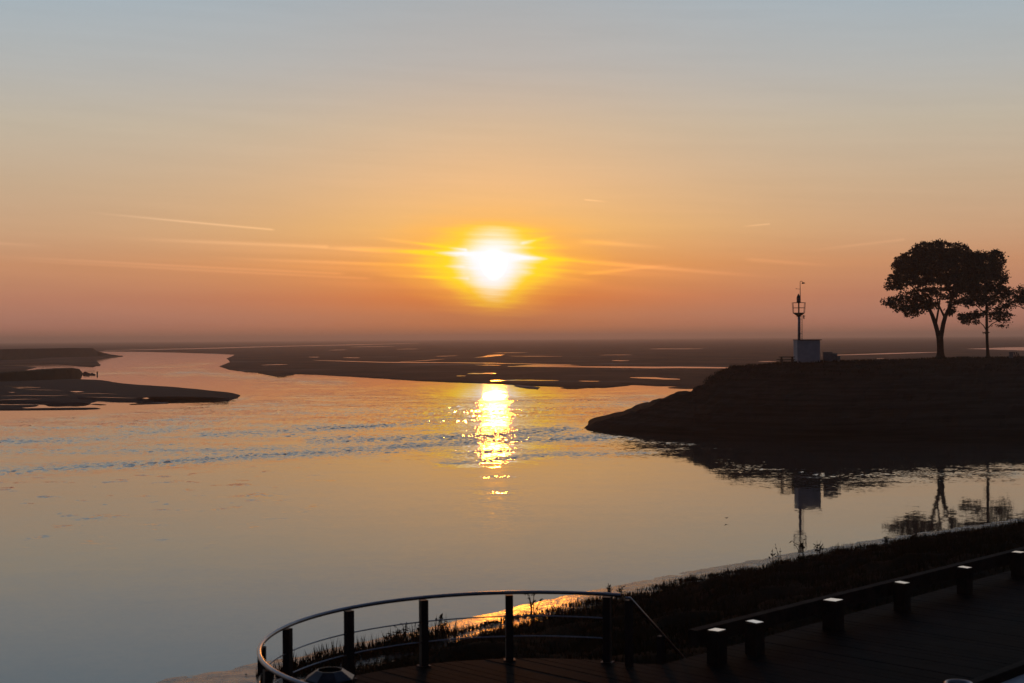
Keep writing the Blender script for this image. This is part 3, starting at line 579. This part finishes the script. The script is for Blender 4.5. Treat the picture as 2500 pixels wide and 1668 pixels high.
# litter bin, octagonal with a conical lid
pb = atz(757, 1538, ZD + .95); bn = thing('litter_bin', (pb.x, pb.y, ZD), 'dark eight-sided litter bin with a conical metal lid inside the railing', 'bin')
MB().lathe((pb.x, pb.y, ZD), [(.01, .03), (.24, .03), (.27, .80), (.01, .80)], 8, .39).build('body', MT['darksteel'], bn)
lid = MB().lathe((pb.x, pb.y, ZD), [(.29, .80), (.31, .81), (.31, .86), (.165, .955), (.155, .955), (.155, .82)], 8, .39).build('lid', MT['lidsteel'], bn)
MB().lathe((pb.x, pb.y, ZD), [(.01, .815), (.153, .815)], 16).build('hole', MT['hole'], lid)
ps = atz(2200, 1566, ZD + 1.0); bo = thing('steel_bin', (ps.x, ps.y, ZD), 'round steel bin with a shiny rim at the bottom edge of the boardwalk', 'bin')
MB().lathe((ps.x, ps.y, ZD), [(.01, .02), (.14, .02), (.145, .96)], 28).build('body', MT['steel'], bo, True)
MB().lathe((ps.x, ps.y, ZD), [(.15, .955), (.162, .975), (.155, 1.0), (.135, 1.0), (.128, .97), (.125, .6), (.01, .6)], 28).build('rim', MT['steel'], bo, True)

# ------------------------------------------------------------------ harbour light on the headland
def za(x, y, Y=170.0): return aty((1900 + x / 6.535) / K, (660 + y / 6.535) / K, Y)
U = 170 / F / 6.535
base = za(485, 1460); tw = thing('harbour_light', (base.x, base.y, base.z), 'slim harbour light mast with basket gallery above a white hut', 'beacon')
a, b_ = za(305, 1118), za(668, 1470); hutz = a.z; hx0, hx1 = a.x, b_.x; hb = b_.z - .3
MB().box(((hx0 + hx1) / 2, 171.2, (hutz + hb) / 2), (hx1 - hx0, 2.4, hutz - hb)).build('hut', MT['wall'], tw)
r2 = za(692, 1112); MB().box(((hx0 + r2.x) / 2 - .02, 171.2, hutz + .05), (r2.x - hx0 + .02, 2.7, .09)).build('roof', MT['roof'], tw)
mx = za(354, 1118).x; mt = za(354, 735).x; zt = za(354, 735).z
MB().tube([(mx, 170.8, hutz + .09), (mt, 170.8, zt)], [.175, .15], 14).build('mast', MT['mast'], tw, True)
zb = za(350, 680).z; bx = za(350, 680).x
MB().lathe((bx, 170.8, 0), [(.15, zt - .02), (.72, zb - .02), (.72, zb + .03), (.01, zb + .03)], 8, .39).build('basket', MT['iron'], tw)
z1, z2 = za(350, 516).z, za(350, 598).z; cg = MB()
for rr_, zz in ((.80, z1), (.765, z2)):
    ring = [(bx + rr_ * math.cos(2 * math.pi * k / 8 + .39), 170.8 + rr_ * math.sin(2 * math.pi * k / 8 + .39), zz) for k in range(9)]
    MB().tube(ring, .03, 6).build('guard_rail', MT['iron'], tw)
for k in range(8):
    if k in (1, 2, 5, 6): continue
    c_, s_2 = math.cos(2 * math.pi * k / 8 + .39), math.sin(2 * math.pi * k / 8 + .39)
    MB().tube([(bx + .70 * c_, 170.8 + .70 * s_2, zb), (bx + .80 * c_, 170.8 + .80 * s_2, z1)], .03, 6).build('guard_post', MT['iron'], tw)
MB().tube([(bx, 170.8, zb), (bx, 170.8, z1)], .085, 8).build('lantern_post', MT['iron'], tw)
z3 = za(350, 372).z
ln = MB().lathe((bx - .03, 170.8, 0), [(.01, z1 - .02), (.23, z1 - .02), (.23, z1 + .25), (.19, z1 + .3), (.19, z1 + .62), (.23, z1 + .66), (.20, z1 + .75), (.06, z3 - .06), (.05, z3), (.01, z3)], 14).build('lantern', MT['iron'], tw, True)
MB().lathe((bx - .06, 170.8, 0), [(.20, z1 + .32), (.205, z1 + .6)], 14).build('lens', MT['red'], ln, True)
gx0 = za(372, 400); g1 = za(368, 190).z; gp = [(gx0.x, 170.8, z1), (gx0.x, 170.8, g1)]
for k in range(1, 8): gp.append((gx0.x + .15 - .15 * math.cos(math.pi * k / 8), 170.8, g1 + .15 * math.sin(math.pi * k / 8)))
MB().tube(gp, [.06] + [.03] * (len(gp) - 1), 7).build('camera_pole', MT['iron'], tw)
lp = za(415, 200); MB().lathe((lp.x, 170.8, lp.z), [(.01, .10), (.09, .09), (.16, -.02), (.14, -.09), (.01, -.10)], 10).box((lp.x + .18, 170.8, lp.z), (.16, .1, .1), Matrix.Rotation(.3, 3, 'Y')).build('camera_head', MT['iron'], tw)
va, vb = za(300, 291), za(368, 298); MB().tube([(va.x, 170.8, va.z), (vb.x, 170.8, vb.z)], .018, 5).box((va.x + .06, 170.8, va.z), (.14, .03, .06)).build('wind_vane', MT['iron'], tw)
l0, l1 = za(380, 750), za(403, 1100)
for xx in (l0.x, l1.x): MB().tube([(xx, 170.55, l0.z), (xx, 170.55, hutz + .1)], .02, 5).build('ladder_rail', MT['iron'], tw)
for k in range(10):
    zz = hutz + .2 + (l0.z - hutz - .25) * k / 9; MB().tube([(l0.x, 170.55, zz), (l1.x, 170.55, zz)], .015, 5).build('ladder_rung', MT['iron'], tw)
for zz in (.3, .92): MB().tube([(mx, 170.75, hutz + (l0.z - hutz) * zz), ((l0.x + l1.x) / 2, 170.55, hutz + (l0.z - hutz) * zz)], .025, 5).build('ladder_bracket', MT['iron'], tw)

# picnic tables
def picnic(loc, label):
    t = thing('picnic_table', loc, label, 'picnic table', 'picnic tables on the headland'); x, y, z = loc
    for k in range(4): MB().box((x, y - .3 + .2 * k, z + .74), (1.78, .19, .09)).build('table_plank', MT['wood'], t)
    for s_ in (-1, 1): MB().box((x - .12, y + .72 * s_, z + .42), (1.9, .26, .08)).build('seat_plank', MT['wood'], t)
    for s_ in (-1, 1):
        xx = x + .64 * s_; b = MB()
        for q in (-1, 1): b.tube([(xx, y + .55 * q, z - .1), (xx, y + .18 * q, z + .72)], .075, 6)
        b.box((xx, y, z + .37), (.1, 1.6, .1)); b.build('trestle', MT['wood'], t)
    return t
def hpt(x, y, Y=164.0):
    p = za(x, y, Y); return (p.x, Y, max(hground(p.x, Y) - .02, 0))
def pc(x0, x1, y, Y): p = za((x0 + x1) / 2, y, Y); return p.x, Y, p.z
t1 = pc(15, 262, 1380, 168.4); t2 = pc(482, 714, 1378, 168.0)
pt = picnic((t1[0], t1[1], t1[2] - .77), 'wooden picnic table standing clear to the left of the white hut')
copy_tree(pt, (t2[0], t2[1], t2[2] - .77), 0, 'wooden picnic table in front of the lower right corner of the white hut')
# three grey cabinets beside the hut
for (x0, x1, y0, y1, nm, lb, Y) in ((725, 868, 1305, 1470, 'utility_cabinet', 'tallest and widest grey cabinet beside the white hut', 170.0), (868, 943, 1327, 1470, 'utility_cabinet', 'middle height grey cabinet in the row of three', 170.2), (943, 990, 1371, 1475, 'utility_cabinet', 'lowest grey cabinet at the right end of the row', 170.1)):
    A_, B_ = za(x0, y0, Y), za(x1, y1, Y); t = thing(nm, ((A_.x + B_.x) / 2, Y, B_.z), lb, 'cabinet', 'grey cabinets beside the hut')
    wz = A_.z - B_.z
    MB().box(((A_.x + B_.x) / 2, Y + .3, (A_.z + B_.z) / 2 - .15), (B_.x - A_.x - .02, .6, wz + .22)).build('body', MT['grey'], t)
    MB().box(((A_.x + B_.x) / 2, Y + .3, A_.z - .015), (B_.x - A_.x + .02, .66, .05)).build('lid', MT['grey'], t)
    MB().box(((A_.x + B_.x) / 2, Y - .012, (A_.z + B_.z) / 2), ((B_.x - A_.x) * .82, .02, wz * .7)).build('door', MT['grey'], t)

# trees
def zt_(x, y, Y=190.0): return aty((1850 + x / 3.615) / K, (560 + y / 3.615) / K, Y)
UT = 190 / F / 3.615
def crown_mesh(ells, n_cl, leaves, size, Y, depth, gaps=()):
    V = []; Fc = []
    areas = np.array([e[2] * e[3] for e in ells], float); areas /= areas.sum()
    for _ in range(n_cl):
        cx_, cy_, rx, ry, dn = ells[rng.choice(len(ells), p=areas)]
        while True:
            a, b, c_ = rng.uniform(-1, 1, 3)
            q = a * a + b * b + c_ * c_
            if q < 1 and q > dn: break
        p = zt_(cx_ + rx * a, cy_ + ry * b, Y); dep = depth * min(1, rx / 250) * c_
        if any(((cx_ + rx * a - g[0]) / g[2]) ** 2 + ((cy_ + ry * b - g[1]) / g[3]) ** 2 < 1 and rng.random() < .85 for g in gaps): continue
        p = Vector((p.x, p.y + dep, p.z)); rc = random.uniform(.25, .55)
        for k in range(leaves):
            o = Vector(rng.normal(0, 1, 3)) * rc * .6; o.z *= .55; o = p + o
            u = Vector(rng.normal(0, 1, 3)).normalized(); w_ = u.cross(Vector(rng.normal(0, 1, 3))).normalized(); s_ = size * random.uniform(.6, 1.3)
            i = len(V); V += [o - u * s_, o + w_ * s_ * .6 + u * s_ * .1, o + u * s_, o - w_ * s_ * .6 + u * s_ * .1]; Fc.append((i, i + 1, i + 2, i + 3))
    m = MB(); m.v = [tuple(q) for q in V]; m.f = Fc; return m
def limbs(b, L, Y):
    for pts in L:
        b.tube([zt_(x, y, Y) + Vector((0, dz, 0)) for x, y, r_, dz in pts], [r_ * UT for x, y, r_, dz in pts], 9)
# forked tree
p = zt_(1612, 1140); t = thing('tree', tuple(p), 'large broad tree whose thick trunk forks low into a V', 'tree', 'trees on the headland')
b = MB()
limbs(b, [[(1610, 1175, 110, 0), (1611, 1150, 78, 0), (1612, 1134, 50, 0), (1612, 1112, 36, 0), (1612, 1085, 31, 0), (1611, 1040, 29, 0), (1608, 985, 30, 0), (1605, 945, 30, 0)],
          [(1600, 960, 24, 0), (1585, 900, 20, 0), (1565, 830, 19, 0), (1540, 760, 17, 0), (1515, 690, 13, .3), (1470, 610, 9, .8), (1400, 520, 6, 1.2), (1330, 430, 4, 1.5)],
          [(1612, 960, 24, 0), (1625, 900, 20, 0), (1638, 830, 19, 0), (1655, 770, 18, 0), (1680, 700, 15, -.3), (1700, 600, 12, -.5), (1720, 480, 8, -.8), (1740, 330, 4, -1)],
          [(1573, 830, 11, 0), (1580, 770, 9, -.2), (1590, 690, 8, -.4), (1600, 590, 6, -.6), (1610, 450, 4, -.6)], [(1652, 780, 12, 0), (1630, 730, 9, .2), (1612, 680, 8, .5), (1590, 580, 6, .8), (1560, 450, 4, 1)],
          [(1530, 720, 9, 0), (1440, 690, 6, -.8), (1330, 680, 4, -1.5), (1200, 660, 2.5, -2)], [(1690, 640, 9, 0), (1780, 560, 6, .6), (1880, 470, 4, 1)], [(1665, 750, 8, 0), (1720, 720, 5, .5), (1760, 690, 3, .8)],
          [(1500, 660, 8, .3), (1380, 600, 5, .3), (1240, 500, 3, .3)], [(1700, 590, 7, -.5), (1620, 480, 5, -1.5), (1540, 330, 3, -2)]], 190)
b.build('trunk', MT['bark'], t, True)
E1 = [(1600, 295, 300, 195, .0), (1480, 330, 280, 180, .1), (1345, 355, 145, 145, .1), (1215, 470, 110, 75, 0), (1195, 640, 110, 42, 0), (1300, 690, 140, 55, 0), (1430, 610, 190, 110, .1), (1350, 740, 80, 30, 0), (1430, 700, 110, 45, 0),
      (1620, 500, 220, 120, .1), (1790, 365, 170, 195, .1), (1790, 590, 150, 110, .1), (1720, 720, 70, 35, 0), (1560, 640, 90, 50, 0), (1680, 215, 190, 105, 0), (1285, 305, 75, 75, 0), (1500, 195, 140, 80, 0), (1900, 330, 110, 170, 0), (1880, 480, 90, 110, 0)]
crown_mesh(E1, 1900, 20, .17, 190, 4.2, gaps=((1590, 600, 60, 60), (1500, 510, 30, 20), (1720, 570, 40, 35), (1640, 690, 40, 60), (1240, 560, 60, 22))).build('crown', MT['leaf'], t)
# slim tree
Y2 = 194.0
p = zt_(2032, 1140, Y2); t = thing('tree', tuple(p), 'slim straight-trunked tree overlapping the right of the forked tree', 'tree', 'trees on the headland')
b = MB()
limbs(b, [[(2034, 1155, 34, 0), (2032, 1135, 20, 0), (2030, 1100, 15, 0), (2024, 1000, 13, 0), (2022, 900, 13, 0), (2020, 780, 12, 0), (2018, 640, 10, 0), (2010, 480, 7, 0), (2000, 300, 4, 0)],
          [(2020, 900, 5, 0), (2000, 850, 4, .3), (1950, 800, 3, .6), (1850, 770, 2, 1)], [(2022, 880, 5, 0), (2060, 835, 4, -.3), (2140, 790, 3, -.5), (2210, 740, 2, -.6)], [(2020, 760, 6, 0), (1960, 690, 4, .4), (1860, 620, 3, .6)],
          [(2018, 690, 6, 0), (2090, 620, 4, -.5), (2180, 560, 3, -.8)], [(2012, 500, 5, 0), (2090, 400, 4, .4), (2150, 280, 3, .6)], [(2022, 925, 3, 0), (2050, 908, 2, 0)], [(2022, 935, 3, 0), (2000, 915, 2, 0)]], Y2)
b.build('trunk', MT['bark'], t, True)
E2 = [(2010, 330, 130, 150, 0), (1960, 420, 150, 200, .1), (2110, 420, 95, 130, 0), (2090, 270, 80, 80, 0), (2105, 215, 40, 40, 0), (2165, 270, 28, 48, 0), (2160, 430, 70, 50, 0), (2170, 560, 80, 70, 0), (2040, 580, 180, 90, .1), (1930, 640, 140, 60, 0), (1860, 765, 120, 38, 0), (1890, 815, 90, 22, 0),
      (2140, 700, 110, 60, 0), (2180, 780, 75, 45, 0), (2090, 760, 70, 40, 0), (2140, 850, 55, 22, 0), (1960, 745, 70, 30, 0), (2060, 905, 16, 9, 0), (2056, 930, 12, 6, 0), (2004, 913, 14, 8, 0), (2230, 650, 30, 50, 0)]
crown_mesh(E2, 950, 18, .15, Y2, 2.8, gaps=((1900, 580, 40, 18), (1960, 800, 40, 30), (2000, 680, 25, 25), (2090, 830, 40, 18))).build('crown', MT['leaf'], t)
# tree cut by the right edge
Y3 = 197.0
p = zt_(2520, 1135, Y3); t = thing('tree', tuple(p), 'tree cut off by the right edge of the photograph, thin low boughs', 'tree', 'trees on the headland')
b = MB()
limbs(b, [[(2522, 1155, 36, 0), (2520, 1130, 22, 0), (2516, 1000, 18, 0), (2510, 860, 16, 0), (2500, 700, 12, 0), (2490, 500, 7, 0), (2490, 350, 4, 0)], [(2510, 850, 8, 0), (2420, 740, 6, .3), (2340, 690, 4, .3), (2280, 670, 2.5, .3)], [(2500, 760, 7, 0), (2400, 640, 5, -.3), (2320, 560, 3, -.5)],
          [(2510, 800, 7, 0), (2600, 680, 5, .4), (2680, 560, 3, .6)]], Y3)
b.build('trunk', MT['bark'], t, True)
E3 = [(2530, 560, 200, 120, 0), (2360, 540, 100, 50, 0), (2330, 590, 80, 60, 0), (2310, 640, 50, 40, 0), (2450, 620, 130, 80, 0), (2600, 560, 150, 140, 0), (2350, 690, 30, 18, 0), (2620, 700, 110, 60, 0)]
crown_mesh(E3, 560, 18, .15, Y3, 2.6).build('crown', MT['leaf'], t)
# low bench between the trees, bin and stakes at the right edge
pB = zt_(1808, 1140, 189.0); t = thing('bench', (pB.x, 189.0, pB.z), 'low backless bench on the grass between the two tree trunks', 'bench')
zs = zt_(1808, 1124, 189.0).z
for k in range(2): MB().box((pB.x, 188.9 + .2 * k, zs), (1.75, .18, .06)).build('seat_plank', MT['wood'], t)
for s_ in (-1, 1): MB().box((pB.x + .6 * s_, 189.0, zs - .33), (.14, .36, .6)).build('leg', MT['wood'], t)
pq = zt_(2236, 1083, 190.0); t = thing('litter_bin', (pq.x, 190.0, pq.z - .8), 'pale grey litter bin on the headland at the right edge', 'bin')
MB().lathe((pq.x, 190.0, pq.z), [(.01, -1.1), (.26, -1.1), (.28, -.1), (.01, -.1)], 14).build('body', MT['grey'], t)
MB().lathe((pq.x, 190.0, pq.z), [(.32, -.095), (.32, -.04), (.2, 0), (.01, 0)], 14).build('lid', MT['iron'], t)
for i, (x0, x1, y0) in enumerate(((2262, 2280, 1083), (2283, 2294, 1082), (2300, 2310, 1096))):
    A_, B_ = zt_(x0, y0, 190.3), zt_(x1, 1140, 190.3)
    tag(MB().tube([tuple(A_), tuple(B_)], .07, 6).build('stake', MT['wood']), ['leaning stake next to the pale bin on the headland', 'middle one of three leaning stakes by the pale bin', 'shortest leaning stake, farthest from the pale bin'][i], 'stake', 'leaning stakes beside the pale bin')

# birds
def bird(p, span, rz, label, flap=.3):
    b = MB(); M_ = Matrix.Rotation(rz, 3, 'Z'); s = span / 2
    prof = [(-.42, .01), (-.30, .05), (-.05, .10), (.15, .10), (.28, .075), (.36, .07), (.42, .045), (.50, .006)]
    b.tube([(x * s * 1.1, 0, 0) for x, r_ in prof], [r_ * s for x, r_ in prof], 8)
    for sg in (-1, 1):
        b.add([(.16 * s, sg * .06 * s, .04 * s), (-.14 * s, sg * .06 * s, .03 * s), (.14 * s, sg * .5 * s, flap * .5 * s), (-.12 * s, sg * .5 * s, flap * .48 * s), (-.10 * s, sg * 1.0 * s, flap * .7 * s),
               (.16 * s, sg * .06 * s, .01 * s), (-.14 * s, sg * .06 * s, .01 * s), (.14 * s, sg * .5 * s, flap * .5 * s - .03 * s), (-.12 * s, sg * .5 * s, flap * .48 * s - .02 * s)], [(0, 2, 3, 1), (2, 4, 3), (5, 6, 8, 7), (7, 8, 4), (0, 5, 7, 2), (2, 7, 4), (1, 3, 8, 6), (3, 4, 8)])
    b.add([(-.40 * s, .03 * s, 0), (-.40 * s, -.03 * s, 0), (-.66 * s, -.12 * s, .01 * s), (-.66 * s, .12 * s, .01 * s)], [(0, 1, 2, 3)])
    b.v = [tuple(Vector(p) + M_ @ Vector(q)) for q in b.v]
    return tag(b.build('bird', MT['bird']), label, 'bird', 'birds')
pw_ = atz(1667, 1196.5, 0.0); bird((pw_.x, pw_.y, .19), .42, 2.2, 'small dark bird skimming low over the smooth water above its reflection')
pk_ = zt_(2143, 1106, 188.0); bird(tuple(pk_), .4, 1.9, 'small dark bird flying low between slim tree and pale bin')

# ------------------------------------------------------------------ haze
hb_ = MB().box((0, 0, 12.5), (19000, 19000, 31.0)).build('haze', MT['earth']); hb_['kind'] = 'stuff'; hb_['label'] = 'thin sea haze fading the far flats'
HM = bpy.data.materials.new('haze'); HM.use_nodes = True; t = NT(HM.node_tree)
pv_ = t.node('ShaderNodeVolumePrincipled'); pv_.inputs['Color'].default_value = (.98, .77, .64, 1); pv_.inputs['Density'].default_value = .00029; pv_.inputs['Anisotropy'].default_value = .62
t.t.links.new(pv_.outputs[0], t.node('ShaderNodeOutputMaterial').inputs['Volume'])
try: HM.cycles.homogeneous_volume = True
except Exception: pass
hb_.data.materials.clear(); hb_.data.materials.append(HM)
